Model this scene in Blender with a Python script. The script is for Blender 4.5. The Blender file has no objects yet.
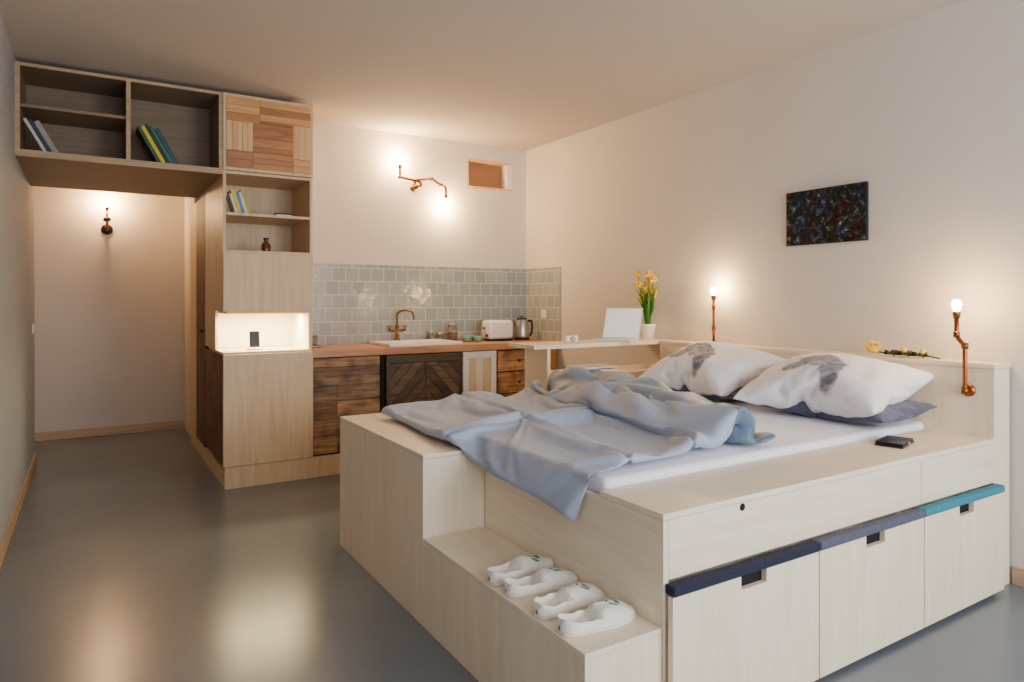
import bpy, bmesh, math, random, time
from mathutils import Vector, Matrix, noise, Euler
random.seed(4)
D=bpy.data
COL=bpy.context.scene.collection
R=math.radians
XW=3.59; XL=-0.39; YB=5.52; ZC=2.75; HY=7.6

# ---------------- materials ----------------
def nm(name):
    m=D.materials.new(name); m.use_nodes=True
    nt=m.node_tree; b=nt.nodes['Principled BSDF']
    return m,nt,b
def lin(c):
    return tuple(((x/255)/12.92 if x/255<=0.04045 else ((x/255+0.055)/1.055)**2.4) for x in c)+(1,)
def mat(name,c,rough=.6,metal=0,var=.06,scale=6,bump=0,emit=None,estr=0,sheen=0,trans=0,coat=0):
    m,nt,b=nm(name)
    tc=nt.nodes.new('ShaderNodeTexCoord'); n=nt.nodes.new('ShaderNodeTexNoise')
    n.inputs['Scale'].default_value=scale; n.inputs['Detail'].default_value=4
    nt.links.new(tc.outputs['Object'],n.inputs['Vector'])
    r=nt.nodes.new('ShaderNodeValToRGB'); L=lin(c)
    r.color_ramp.elements[0].position=.3; r.color_ramp.elements[1].position=.7
    r.color_ramp.elements[0].color=tuple(x*(1-var) for x in L[:3])+(1,)
    r.color_ramp.elements[1].color=tuple(min(1,x*(1+var)) for x in L[:3])+(1,)
    nt.links.new(n.outputs['Fac'],r.inputs['Fac']); nt.links.new(r.outputs['Color'],b.inputs['Base Color'])
    b.inputs['Roughness'].default_value=rough; b.inputs['Metallic'].default_value=metal
    b.inputs['Sheen Weight'].default_value=sheen; b.inputs['Transmission Weight'].default_value=trans
    b.inputs['Coat Weight'].default_value=coat
    if emit:
        b.inputs['Emission Color'].default_value=lin(emit); b.inputs['Emission Strength'].default_value=estr
    if bump:
        bp=nt.nodes.new('ShaderNodeBump'); bp.inputs['Strength'].default_value=bump; bp.inputs['Distance'].default_value=.01
        n2=nt.nodes.new('ShaderNodeTexNoise'); n2.inputs['Scale'].default_value=scale*12
        nt.links.new(tc.outputs['Object'],n2.inputs['Vector'])
        nt.links.new(n2.outputs['Fac'],bp.inputs['Height']); nt.links.new(bp.outputs['Normal'],b.inputs['Normal'])
    return m
def wood(name,c1,c2,axis='Z',rough=.5,st=22,dist=1.2,loc=(0,0,0),bump=.08,c3=None):
    m,nt,b=nm(name)
    tc=nt.nodes.new('ShaderNodeTexCoord'); mp=nt.nodes.new('ShaderNodeMapping')
    s=[st]*3; s['XYZ'.index(axis)]=st*.07
    mp.inputs['Scale'].default_value=s; mp.inputs['Location'].default_value=loc
    nt.links.new(tc.outputs['Object'],mp.inputs['Vector'])
    n=nt.nodes.new('ShaderNodeTexNoise'); n.inputs['Scale'].default_value=1; n.inputs['Detail'].default_value=6
    n.inputs['Distortion'].default_value=dist; n.inputs['Roughness'].default_value=.6
    nt.links.new(mp.outputs['Vector'],n.inputs['Vector'])
    r=nt.nodes.new('ShaderNodeValToRGB')
    r.color_ramp.elements[0].position=.32; r.color_ramp.elements[1].position=.68
    r.color_ramp.elements[0].color=lin(c2); r.color_ramp.elements[1].color=lin(c1)
    if c3:
        e=r.color_ramp.elements.new(.42); e.color=lin(c3)
    nt.links.new(n.outputs['Fac'],r.inputs['Fac'])
    if c3:
        n2=nt.nodes.new('ShaderNodeTexNoise'); n2.inputs['Scale'].default_value=7; n2.inputs['Detail'].default_value=5
        nt.links.new(tc.outputs['Object'],n2.inputs['Vector'])
        r2=nt.nodes.new('ShaderNodeValToRGB'); r2.color_ramp.elements[0].position=.36; r2.color_ramp.elements[0].color=(.35,.32,.3,1); r2.color_ramp.elements[1].position=.55; r2.color_ramp.elements[1].color=(1,1,1,1)
        nt.links.new(n2.outputs['Fac'],r2.inputs['Fac'])
        mx=nt.nodes.new('ShaderNodeMixRGB'); mx.blend_type='MULTIPLY'; mx.inputs[0].default_value=.8
        nt.links.new(r.outputs['Color'],mx.inputs[1]); nt.links.new(r2.outputs['Color'],mx.inputs[2]); nt.links.new(mx.outputs[0],b.inputs['Base Color'])
    else: nt.links.new(r.outputs['Color'],b.inputs['Base Color'])
    b.inputs['Roughness'].default_value=rough
    bp=nt.nodes.new('ShaderNodeBump'); bp.inputs['Strength'].default_value=bump; bp.inputs['Distance'].default_value=.004
    nt.links.new(n.outputs['Fac'],bp.inputs['Height']); nt.links.new(bp.outputs['Normal'],b.inputs['Normal'])
    return m
PLYZ=wood('birch_ply_vertical',(247,230,203),(236,215,184),'Z',.42,12,2.4,bump=.03)
PLYX=wood('birch_ply_x',(247,231,206),(236,216,187),'X',.4,12,2.4,bump=.03)
PLYY=wood('birch_ply_y',(247,231,206),(236,216,186),'Y',.4,12,2.4,bump=.03)
PLYT=wood('tall_unit_ply',(228,200,160),(210,179,138),'Z',.48,12,2.5,bump=.04)
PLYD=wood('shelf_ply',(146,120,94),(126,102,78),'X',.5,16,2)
EDGE=wood('ply_edge',(196,168,134),(170,140,105),'X',.6)
COUNTER=wood('counter_wood',(200,146,102),(170,114,74),'X',.35)
BASE=wood('baseboard_wood',(208,178,146),(190,158,126),'X',.5)
BASEY=wood('baseboard_wood_y',(190,160,130),(172,142,112),'Y',.5)
OLD=[wood('reclaimed_wood_%d'%i,c1,c2,'X',.6,18,2.5,(i*3,i*7,i*5),.5,c3) for i,(c1,c2,c3) in enumerate([
 ((190,144,98),(84,60,40),(136,100,68)),((166,132,96),(74,54,38),(120,92,66)),((204,162,116),(98,70,46),(150,114,78)),((152,112,78),(68,50,34),(112,82,54))])]
OLDZ=wood('reclaimed_wood_vertical',(134,88,56),(74,46,28),'Z',.6,18,2,(1,2,3),.4,(104,68,42))
DRW=[wood('drawer_wood_%d'%i,c1,c2,'X',.5,18,2.2,(i*4,i,3),.3,c3) for i,(c1,c2,c3) in enumerate([((214,158,98),(138,92,54),(180,128,78)),((196,140,86),(118,76,44),(160,110,66))])]
DARK=[wood('dark_plank_%d'%i,c1,c2,'X',.55,16,1.5,(i,i*4,2),.4) for i,(c1,c2) in enumerate([((110,82,60),(54,38,28)),((90,66,50),(44,32,25)),((128,98,72),(68,48,35))])]
PINE=[wood('pine_%d'%i,c1,c2,a,.45,20,1.6,(i,i*2,i*6),.2) for i,(c1,c2,a) in enumerate([((228,172,108),(200,138,76),'X'),((236,190,130),(210,152,94),'Z'),((206,146,84),(168,106,56),'X'),((240,200,146),(216,168,110),'Z'),((188,126,74),(146,90,50),'X')])]
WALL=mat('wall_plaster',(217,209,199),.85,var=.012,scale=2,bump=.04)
WALLSH=mat('wall_plaster_shaded',(164,167,174),.8,var=.012,scale=2,bump=.04)  # grey tone paints the dimmer light on the left wall into its colour
CEIL=mat('ceiling_paint',(196,188,180),.9,var=.01,scale=2)
WHITE=mat('white_ceramic',(240,238,232),.2,var=.01)
PAINT=mat('white_paint',(236,230,218),.5,var=.02)
COPPER=mat('copper_pipe',(164,86,52),.32,1,var=.15,scale=30)
BRASS=mat('aged_brass',(134,100,58),.3,1,var=.15,scale=30)
STEEL=mat('brushed_steel',(190,190,188),.3,1,var=.03)
BLACK=mat('black_plastic',(18,18,20),.35,var=.1)
GAP=mat('dark_gap',(14,12,11),.9,var=.1)  # near-black colour stands in for shade inside gaps and cutouts
BULB=mat('bulb_glow',(255,220,170),.3,emit=(255,208,140),estr=130)
NAVY=mat('navy_felt',(30,34,56),.9,var=.12,scale=60,bump=.3)
GREYB=mat('grey_blue_felt',(84,86,102),.9,var=.1,scale=60,bump=.3)
TEAL=mat('teal_felt',(52,128,148),.9,var=.1,scale=60,bump=.3)
SHEET=mat('white_sheet',(240,238,243),.85,var=.01,bump=.05,sheen=.2)
DUVET=mat('duvet_cotton',(164,174,194),.7,var=.03,scale=3,bump=.04,sheen=.2)
DUVETD=mat('duvet_reverse',(92,116,138),.5,var=.06,scale=3,bump=.04,sheen=.25)
DBLUE=mat('slate_pillowcase',(80,82,106),.8,var=.05,bump=.06,sheen=.2)
GLASS=mat('jar_glass',(200,205,190),.08,trans=.85,var=.02)
LEAF=mat('leaf_green',(58,112,30),.5,var=.2,scale=20)
YEL=mat('daffodil_yellow',(248,196,14),.5,var=.1,scale=30)

def concrete():
    m,nt,b=nm('polished_concrete'); tc=nt.nodes.new('ShaderNodeTexCoord')
    n=nt.nodes.new('ShaderNodeTexNoise'); n.inputs['Scale'].default_value=1.1; n.inputs['Detail'].default_value=4; n.inputs['Roughness'].default_value=.5
    nt.links.new(tc.outputs['Object'],n.inputs['Vector'])
    r=nt.nodes.new('ShaderNodeValToRGB'); r.color_ramp.elements[0].position=.2; r.color_ramp.elements[1].position=.8
    r.color_ramp.elements[0].color=lin((100,107,115)); r.color_ramp.elements[1].color=lin((116,123,131))
    nt.links.new(n.outputs['Fac'],r.inputs['Fac']); nt.links.new(r.outputs['Color'],b.inputs['Base Color'])
    r2=nt.nodes.new('ShaderNodeMapRange'); r2.inputs['To Min'].default_value=.2; r2.inputs['To Max'].default_value=.28
    nt.links.new(n.outputs['Fac'],r2.inputs['Value']); nt.links.new(r2.outputs['Result'],b.inputs['Roughness'])
    b.inputs['Specular IOR Level'].default_value=.5
    return m
CONC=concrete()
def tiles(axis):
    m,nt,b=nm('glazed_tile_'+axis); tc=nt.nodes.new('ShaderNodeTexCoord'); sx=nt.nodes.new('ShaderNodeSeparateXYZ'); cx=nt.nodes.new('ShaderNodeCombineXYZ')
    nt.links.new(tc.outputs['Object'],sx.inputs[0]); nt.links.new(sx.outputs[axis],cx.inputs['X']); nt.links.new(sx.outputs['Z'],cx.inputs['Y'])
    br=nt.nodes.new('ShaderNodeTexBrick'); br.offset=0.5; br.offset_frequency=2
    br.inputs['Scale'].default_value=1; br.inputs['Brick Width'].default_value=.112; br.inputs['Row Height'].default_value=.112
    br.inputs['Mortar Size'].default_value=.0035; br.inputs['Mortar Smooth'].default_value=.2; br.inputs['Bias'].default_value=0
    br.inputs['Color1'].default_value=lin((152,158,155)); br.inputs['Color2'].default_value=lin((166,171,166)); br.inputs['Mortar'].default_value=lin((208,206,197))
    nt.links.new(cx.outputs[0],br.inputs['Vector']); nt.links.new(br.outputs['Color'],b.inputs['Base Color'])
    b.inputs['Roughness'].default_value=.12
    n=nt.nodes.new('ShaderNodeTexNoise'); n.inputs['Scale'].default_value=14; nt.links.new(tc.outputs['Object'],n.inputs['Vector'])
    mx=nt.nodes.new('ShaderNodeMath'); mx.operation='MULTIPLY_ADD'; mx.inputs[1].default_value=-1.0
    nt.links.new(br.outputs['Fac'],mx.inputs[0]); nt.links.new(n.outputs['Fac'],mx.inputs[2])
    bp=nt.nodes.new('ShaderNodeBump'); bp.inputs['Strength'].default_value=.35; bp.inputs['Distance'].default_value=.006
    nt.links.new(mx.outputs[0],bp.inputs['Height']); nt.links.new(bp.outputs['Normal'],b.inputs['Normal'])
    return m
TILEX=tiles('X'); TILEY=tiles('Y')

# ---------------- helpers ----------------
def link(o,parent=None):
    COL.objects.link(o)
    if parent is not None:
        o.parent=parent; o.matrix_parent_inverse=Matrix.Translation(-parent.location)
    return o
def group(name,loc=(0,0,0)):
    e=D.objects.new(name,None); e.empty_display_size=.05; e.location=loc; COL.objects.link(e); return e
def meshobj(name,verts,faces,m,parent=None,smooth=False,recalc=True):
    me=D.meshes.new(name); me.from_pydata(verts,[],faces); me.update()
    if recalc:
        bm=bmesh.new(); bm.from_mesh(me); bmesh.ops.recalc_face_normals(bm,faces=bm.faces); bm.to_mesh(me); bm.free()
    if m: me.materials.append(m)
    if smooth:
        for p in me.polygons: p.use_smooth=True
    return link(D.objects.new(name,me),parent)
def box(name,x0,x1,y0,y1,z0,z1,m,parent=None,bev=.002,rot=None):
    v=[(x,y,z) for x in(x0,x1) for y in(y0,y1) for z in(z0,z1)]
    f=[(0,1,3,2),(4,6,7,5),(0,4,5,1),(2,3,7,6),(0,2,6,4),(1,5,7,3)]
    if rot:
        c=Vector(((x0+x1)/2,(y0+y1)/2,(z0+z1)/2)); Rm=Euler(rot).to_matrix()
        v=[tuple(c+Rm@(Vector(p)-c)) for p in v]
    o=meshobj(name,v,f,m,parent)
    if bev:
        b=o.modifiers.new('b','BEVEL'); b.width=bev; b.segments=2
    return o
def tube(name,pts,r,m,parent=None,rnd=.03,n=14):
    P=[Vector(p) for p in pts]; out=[P[0]]
    for i in range(1,len(P)-1):
        a=P[i-1]-P[i]; c=P[i+1]-P[i]; k=min(rnd,a.length*.45,c.length*.45)
        s=P[i]+a.normalized()*k; e=P[i]+c.normalized()*k
        for q in range(6):
            t=q/5; out.append(s*(1-t)**2+P[i]*2*t*(1-t)+e*t*t)
    out.append(P[-1])
    V=[];F=[]; up=None
    for i,p in enumerate(out):
        t=(out[min(i+1,len(out)-1)]-out[max(i-1,0)]).normalized()
        if up is None:
            up=t.orthogonal().normalized()
        up=(up-t*up.dot(t)).normalized(); w=t.cross(up)
        for k in range(n):
            a=2*math.pi*k/n; V.append(tuple(p+up*math.cos(a)*r+w*math.sin(a)*r))
    for i in range(len(out)-1):
        for k in range(n):
            F.append((i*n+k,i*n+(k+1)%n,(i+1)*n+(k+1)%n,(i+1)*n+k))
    F.append(tuple(range(n))); F.append(tuple((len(out)-1)*n+k for k in range(n)))
    return meshobj(name,V,F,m,parent,True)
def lathe(name,prof,loc,m,parent=None,n=28,axis=None):
    V=[];F=[]
    for r,z in prof:
        for k in range(n):
            a=2*math.pi*k/n; p=Vector((r*math.cos(a),r*math.sin(a),z))
            if axis: p=Vector((0,0,1)).rotation_difference(Vector(axis)).to_matrix()@p
            V.append(tuple(Vector(loc)+p))
    for i in range(len(prof)-1):
        for k in range(n):
            F.append((i*n+k,i*n+(k+1)%n,(i+1)*n+(k+1)%n,(i+1)*n+k))
    F.append(tuple(range(n))); F.append(tuple((len(prof)-1)*n+k for k in range(n)))
    return meshobj(name,V,F,m,parent,True)
def prism(name,poly,axis,a0,a1,m,parent=None,bev=.002):
    def P(p,a):
        return {'X':(a,p[0],p[1]),'Y':(p[0],a,p[1]),'Z':(p[0],p[1],a)}[axis]
    n=len(poly); V=[P(p,a0) for p in poly]+[P(p,a1) for p in poly]
    F=[tuple(range(n)),tuple(range(2*n-1,n-1,-1))]+[(i,(i+1)%n,n+(i+1)%n,n+i) for i in range(n)]
    o=meshobj(name,V,F,m,parent)
    if bev:
        b=o.modifiers.new('b','BEVEL'); b.width=bev; b.segments=2; b.limit_method='ANGLE'
    return o
def rbox(name,x0,x1,y0,y1,z0,z1,m,parent,r,rot=None):
    o=box(name,x0,x1,y0,y1,z0,z1,m,parent,0,rot)
    b=o.modifiers.new('b','BEVEL'); b.width=r; b.segments=5
    for p in o.data.polygons: p.use_smooth=True
    return o
def plight(name,loc,power,col=(1,.64,.30),r=.03):
    l=D.lights.new(name,'POINT'); l.energy=power; l.color=col; l.shadow_soft_size=r
    o=D.objects.new(name,l); o.location=loc; COL.objects.link(o); return o
def ss(a,b,x):
    t=max(0,min(1,(x-a)/(b-a))); return t*t*(3-2*t)
def rid(p):
    return 1-abs(noise.noise(Vector(p)))*2

# ---------------- cloth simulation (duvet, pillows) ----------------
def cloth_mesh(name,NX,NY,pos,seam,loc=(0,0,0),dz=.012):
    V=[];top={};bot={}
    for j in range(NY+1):
        for i in range(NX+1):
            p=pos(i/NX,j/NY); top[i,j]=len(V)
            if seam(i,j): V.append(p); bot[i,j]=top[i,j]
            else:
                V.append((p[0],p[1],p[2]+dz)); bot[i,j]=len(V); V.append((p[0],p[1],p[2]-dz))
    F=[]
    for j in range(NY):
        for i in range(NX):
            F.append((top[i,j],top[i+1,j],top[i+1,j+1],top[i,j+1]))
    for j in range(NY):
        for i in range(NX):
            F.append((bot[i,j],bot[i,j+1],bot[i+1,j+1],bot[i+1,j]))
    o=meshobj(name,V,F,None,None,True,recalc=False); o.location=loc; return o
def add_cloth(o,press,grav,shrink,bend=.3,tens=12,mass=.25):
    m=o.modifiers.new('cloth','CLOTH'); s=m.settings
    s.quality=6; s.mass=mass; s.tension_stiffness=tens; s.compression_stiffness=tens; s.shear_stiffness=tens*.4
    s.bending_stiffness=bend; s.air_damping=2; s.tension_damping=5; s.compression_damping=5; s.shear_damping=5
    s.use_pressure=True; s.uniform_pressure_force=press; s.shrink_min=shrink; s.effector_weights.gravity=grav
    c=m.collision_settings; c.use_collision=grav>0; c.distance_min=.008; c.collision_quality=3; c.friction=30; c.use_self_collision=False
    m.point_cache.frame_start=1; m.point_cache.frame_end=120
    return m
NXd,NYd=84,84
def dpos(s,t):
    xl=1.27+.02*math.sin(t*9)+.02*t; xr=2.26+.40*t
    ya=1.785-.02*math.sin(s*7)+.03*(1-s); yb=3.35
    x=xl+(xr-xl)*s; y=ya+(yb-ya)*t
    A=.070*ss(.62,.84,s)
    z=.81+A+A*math.sin((x-.33*y)*2*math.pi/.21+2.4*noise.noise(Vector((x*1.5,y*2.2,3))))+.025*noise.noise(Vector((x*4,y*4,7)))
    return (x,y,z)
duvet=cloth_mesh('duvet',NXd,NYd,dpos,lambda i,j:(i in(0,NXd)) or (j in(0,NYd)) or (i%28==0 and i<60) or (j==42 and i<58),dz=.03)
add_cloth(duvet,7.0,1.0,-.06,bend=.4,tens=15,mass=.235)
PW,PH=.80,.56
pil=cloth_mesh('pillow_sim',44,32,lambda s,t:((s-.5)*PW+20,(t-.5)*PH,5+.004*noise.noise(Vector((s*5,t*5,1)))),lambda i,j:i in(0,44) or j in(0,32),dz=.006)
add_cloth(pil,2.6,0.0,0.0,bend=.2,tens=20)
cols=[]
for (a,b_,c_,d,e,f_) in ((1.402,3.43,1.43,3.53,.2,.712),(1.118,1.43,2.47,3.53,.2,.682)):
    o=box('col',a,b_,c_,d,e,f_,None,None,0); o.modifiers.new('c','COLLISION'); o.collision.thickness_outer=.006; o.collision.cloth_friction=40; cols.append(o)
sc=bpy.context.scene; t0=time.time()
for fr in range(1,56):
    sc.frame_set(fr)
    if time.time()-t0>140: break
dg=bpy.context.evaluated_depsgraph_get()
def bake(o):
    return D.meshes.new_from_object(o.evaluated_get(dg))
dme=bake(duvet); pme=bake(pil)
zp=[v.co for v in pme.vertices]
for o in cols+[duvet,pil]: D.objects.remove(o)
sc.frame_set(1)
duvet=D.objects.new('duvet',dme); COL.objects.link(duvet)
dme.materials.clear(); dme.materials.append(DUVET); dme.materials.append(DUVETD)
nf=NXd*NYd
for k,p in enumerate(dme.polygons):
    p.use_smooth=True; q=k%nf; i=q%NXd; j=q//NXd
    p.material_index=1 if i>=NXd*(.82-.10*ss(.1,.8,j/NYd)) else 0
sb=duvet.modifiers.new('s','SUBSURF'); sb.levels=1; sb.render_levels=1
pcx=20.0; pcz=sum(v.z for v in zp)/len(zp)

# ---------------- room ----------------
box('floor',-2.2,XW+.15,-1.75,HY+.15,-.1,0,CONC,bev=0)
box('ceiling',-2.2,XW+.15,-1.75,HY+.15,ZC,ZC+.1,CEIL,bev=0)
box('wall_left',XL-.15,XL,-1.6,6.6,0,ZC,WALLSH,bev=0)
box('wall_right',XW,XW+.15,-1.6,YB+.12,0,ZC,WALL,bev=0)
wx0,wx1,wz0,wz1=2.94,3.43,2.34,2.61
v=group('wall_back')
box('back_left',1.372,wx0,YB,YB+.12,0,ZC,WALL,v,0); box('back_right',wx1,XW,YB,YB+.12,0,ZC,WALL,v,0)
box('back_below',wx0,wx1,YB,YB+.12,0,wz0,WALL,v,0); box('back_above',wx0,wx1,YB,YB+.12,wz1,ZC,WALL,v,0)
w=group('window_1')
TR=mat('transom_board_glow',(150,108,72),.6,emit=(255,170,100),estr=.06)  # weak emission put in so the board glows like a lit interior
box('frame_bottom',wx0,wx1,YB+.0,YB+.12,wz0,wz0+.02,PINE[3],w); box('frame_top',wx0,wx1,YB,YB+.12,wz1-.02,wz1,PINE[3],w)
box('frame_left',wx0,wx0+.02,YB,YB+.12,wz0+.02,wz1-.02,PINE[3],w); box('frame_right',wx1-.06,wx1,YB,YB+.12,wz0+.02,wz1-.02,PAINT,w)
box('pane',wx0+.02,wx1-.06,YB+.10,YB+.115,wz0+.02,wz1-.02,TR,w)
box('wall_hall_back',-2.2,1.4,HY,HY+.12,0,ZC,WALL,bev=0)
box('wall_hall_left',-2.2,-2.05,6.6,HY,0,ZC,WALL,bev=0)
box('wall_hall_front',-2.05,XL-.15,6.45,6.6,0,ZC,WALL,bev=0)
box('wall_hall_right',.80,.95,6.82,HY,0,ZC,WALL,bev=0)
f=group('wall_front')
box('sill',XL-.15,XW+.15,-1.75,-1.6,0,.5,WALL,f,0); box('lintel',XL-.15,XW+.15,-1.75,-1.6,2.5,ZC,WALL,f,0)
for i,(a,b_) in enumerate([(XL-.15,-.1),(1.5,1.8),(3.4,XW+.15)]): box('pier_%d'%i,a,b_,-1.75,-1.6,.5,2.5,WALL,f,0)
for i,(a,b_) in enumerate([(-.1,1.5),(1.8,3.4)]):
    w=group('window_%d'%(i+2))
    box('rail_bottom',a,b_,-1.72,-1.66,.5,.56,PAINT,w); box('rail_top',a,b_,-1.72,-1.66,2.44,2.5,PAINT,w)
    for k,x in enumerate((a,(a+b_)/2-.03,b_-.06)): box('stile_%d'%k,x,x+.06,-1.72,-1.66,.56,2.44,PAINT,w)
box('baseboard_left',XL,XL+.014,-1.6,6.6,0,.08,BASEY); box('baseboard_right',XW-.014,XW,-1.6,1.42,0,.08,BASEY)
box('baseboard_hall',-2.05,.8,HY-.014,HY,0,.08,BASE)
box('trim_1',1.372,XW-.008,YB-.008,YB,.93,1.60,TILEX,bev=0)
box('trim_2',XW-.008,XW,4.94,YB-.008,.93,1.60,TILEY,bev=0)
def outlet(n,c,ax):
    g=group(n,c)
    x,y,z=c
    if ax=='X-': box('plate',x-.008,x,y-.04,y+.04,z-.04,z+.04,WHITE,g,.003); lathe('socket',[(.001,0),(.022,0),(.024,.003),(.018,.003),(.016,.001)],(x-.008,y,z),PAINT,g,20,(-1,0,0))
    if ax=='X+': box('plate',x,x+.008,y-.04,y+.04,z-.04,z+.04,WHITE,g,.003); box('rocker',x+.008,x+.012,y-.028,y+.028,z-.028,z+.028,PAINT,g,.002)
outlet('wall_outlet',(XW-.008,5.2,1.17),'X-')
outlet('light_switch',(XL,6.35,1.08),'X+')

# ---------------- overhead shelf + tall unit ----------------
S=group('overhead_shelf_cabinet',(.2,5.2,2.18)); y0=4.97
zb,zt=2.18,2.72
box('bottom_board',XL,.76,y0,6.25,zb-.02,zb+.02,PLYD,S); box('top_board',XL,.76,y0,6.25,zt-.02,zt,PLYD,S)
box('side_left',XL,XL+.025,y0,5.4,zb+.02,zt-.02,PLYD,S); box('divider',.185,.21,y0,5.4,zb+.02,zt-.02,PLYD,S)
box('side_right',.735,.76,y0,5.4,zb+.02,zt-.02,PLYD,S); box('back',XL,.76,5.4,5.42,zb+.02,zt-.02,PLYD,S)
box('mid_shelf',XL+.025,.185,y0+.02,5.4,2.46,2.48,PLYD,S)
for n,q in (('edge_b',(XL,.76,zb-.02,zb+.02)),('edge_t',(XL,.76,zt-.02,zt)),('edge_d',(.185,.21,zb+.02,zt-.02)),('edge_r',(.735,.76,zb+.02,zt-.02)),('edge_l',(XL,XL+.025,zb+.02,zt-.02))):
    box(n,q[0],q[1],y0-.003,y0,q[2],q[3],EDGE,S,0)
T=group('tall_storage_unit',(1.06,5.2,0))
tx0,tx1=.76,1.37
NICH=mat('niche_lit_white',(240,236,222),.5,var=.01)  # white puts the niche light's bright look into the panels' colour
box('side_right',tx1-.02,tx1,y0,YB,.15,zt,PLYT,T); box('side_left_upper',tx0,tx0+.02,y0,5.82,1.22,zt,PLYT,T)
box('niche_post',tx0,tx0+.02,5.3,5.82,.94,1.22,PLYT,T)
box('back',tx0+.02,tx1-.02,YB-.02,YB,.15,zt,PLYT,T)
box('niche_back',tx0+.021,tx1-.021,YB-.026,YB-.021,.941,1.204,NICH,T,0); box('niche_side',tx1-.026,tx1-.021,y0+.01,YB-.027,.941,1.204,NICH,T,0)
for n,z in (('top',zt-.02),('shelf_door',zb-.01),('shelf_mid',1.885),('shelf_low',1.625),('niche_top',1.205),('niche_floor',.92)):
    box(n,tx0+(.02 if z!=.92 else 0),tx1-.02,y0,YB-.02,z,z+.02,PLYT,T)
box('flap_front',tx0,tx1,y0-.018,y0,1.225,1.625,PLYT,T,.003)
box('lower_front',tx0,tx1,y0-.018,y0,.155,.925,PLYT,T,.003)
box('plinth',tx0+.01,1.95,y0-.005,y0+.02,0,.15,PLYT,T); box('plinth_side',tx0+.01,tx0+.03,y0+.02,6.8,0,.12,PLYT,T)
box('carcass_core',tx0+.02,tx1-.02,y0,YB-.02,.15,.92,PLYT,T,0)
box('rear_core',tx0+.03,tx1-.02,YB,6.8,.12,zb-.02,PLYT,T,0)
box('side_door_low',tx0-.0,tx0+.02,y0+.01,5.82,.16,.915,OLDZ,T,.003)
box('side_door_tall',tx0,tx0+.025,5.84,6.35,.13,2.14,OLDZ,T,.003); box('side_panel_rear',tx0,tx0+.025,6.36,6.8,.13,2.14,PLYT,T,.003)
lathe('side_knob',[(.001,0),(.01,0),(.014,.015),(.001,.02)],(tx0,5.95,1.05),BLACK,T,14,(-1,0,0))
Dr=group('patchwork_cabinet_door',(1.06,y0,zb))
dx0,dx1,dz0,dz1=tx0,tx1,zb+.012,zt-.002
box('panel',dx0,dx1,y0-.018,y0,dz0,dz1,PLYT,Dr,.002)
ix0,ix1,iz0,iz1=dx0+.02,dx1-.02,dz0+.02,dz1-.02
W=ix1-ix0;H=iz1-iz0; cnt=0
blocks=[(0,.38,.66,1,'h',3),(.38,1,.70,1,'h',3),(0,.30,.24,.66,'v',5),(.30,.78,.32,.58,'h',2),(.30,.78,.58,.66,'h',1),(.38,.78,.66,.70,'h',1),(.78,1,.20,.70,'v',3),(0,.3,0,.24,'h',2),(.3,.78,0,.32,'h',4),(.78,1,0,.20,'h',2)]
for (a,b_,c,d,o,n) in blocks:
    for k in range(n):
        if o=='h': q=(a,b_,c+(d-c)*k/n,c+(d-c)*(k+1)/n)
        else: q=(a+(b_-a)*k/n,a+(b_-a)*(k+1)/n,c,d)
        m=random.choice([PINE[0],PINE[2],PINE[4],PINE[0]] if o=='h' else [PINE[1],PINE[3]])
        box('slat_%d'%cnt,ix0+W*q[0]+.001,ix0+W*q[1]-.001,y0-.026-random.random()*.004,y0-.018,iz0+H*q[2]+.001,iz0+H*q[3]-.001,m,Dr,.001); cnt+=1
al=D.lights.new('niche_strip','AREA'); al.shape='RECTANGLE'; al.size=.5; al.size_y=.05; al.energy=16; al.color=(1,.86,.48)
o=D.objects.new('niche_strip_light',al); o.location=(1.07,5.2,1.195); COL.objects.link(o)
g=group('phone_on_dock',(1.0,5.14,.94))
lathe('dock',[(.001,0),(.055,0),(.058,.006),(.05,.016),(.02,.02),(.001,.02)],(1.0,5.14,.94),WHITE,g)
box('phone',.965,1.035,5.14,5.149,.958,1.075,BLACK,g,.004,(-.15,0,0))
def books(name,x,y,z,n,cols,hmin,hmax,lean=0,depth=.16):
    g=group(name,(x,y,z)); cx=x
    for i in range(n):
        t=random.uniform(.014,.03); h=random.uniform(hmin,hmax); a=lean; c=cols[i%len(cols)]
        m=D.materials.get('book_%d_%d_%d'%c) or mat('book_%d_%d_%d'%c,c,.5,var=.12,scale=25)
        s,co=math.sin(a),math.cos(a); V=[]
        for yy in (y,y+depth):
            for (u_,w_) in ((0,0),(t,0),(t,h),(0,h)):
                V.append((cx+u_*co-w_*s, yy, z+ w_*co+ u_*s))
        F=[(0,1,2,3),(7,6,5,4),(0,4,5,1),(1,5,6,2),(2,6,7,3),(3,7,4,0)]
        ob=meshobj('book_%d'%i,V,F,m,g); bb=ob.modifiers.new('b','BEVEL'); bb.width=.002
        cx+=t/co+.001
    return g
books('leaning_books',XL+.14,5.02,2.2,3,[(200,200,190),(50,60,68),(150,150,145)],.2,.24,.5)
books('leaning_books',.37,5.02,2.2,5,[(30,80,50),(215,195,40),(24,40,36),(40,110,80),(24,70,80)],.25,.29,.5,.18)
books('leaning_books',.85,5.02,1.905,5,[(230,230,225),(225,200,60),(60,140,190),(220,220,220),(200,190,60)],.12,.2,.3)
g=group('small_notebooks',(1.2,5.08,1.905))
for i in range(3): box('notebook_%d'%i,1.13,1.24,5.05,5.2,1.905+i*.009,1.912+i*.009,[BLACK,WHITE,NAVY][i],g,.001)
AMB=mat('amber_glass',(110,62,24),.12,var=.1)
lathe('amber_bottle',[(.001,0),(.03,0),(.032,.01),(.032,.055),(.016,.075),(.014,.09),(.019,.092),(.019,.105),(.001,.105)],(1.07,5.1,1.645),AMB)

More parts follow.
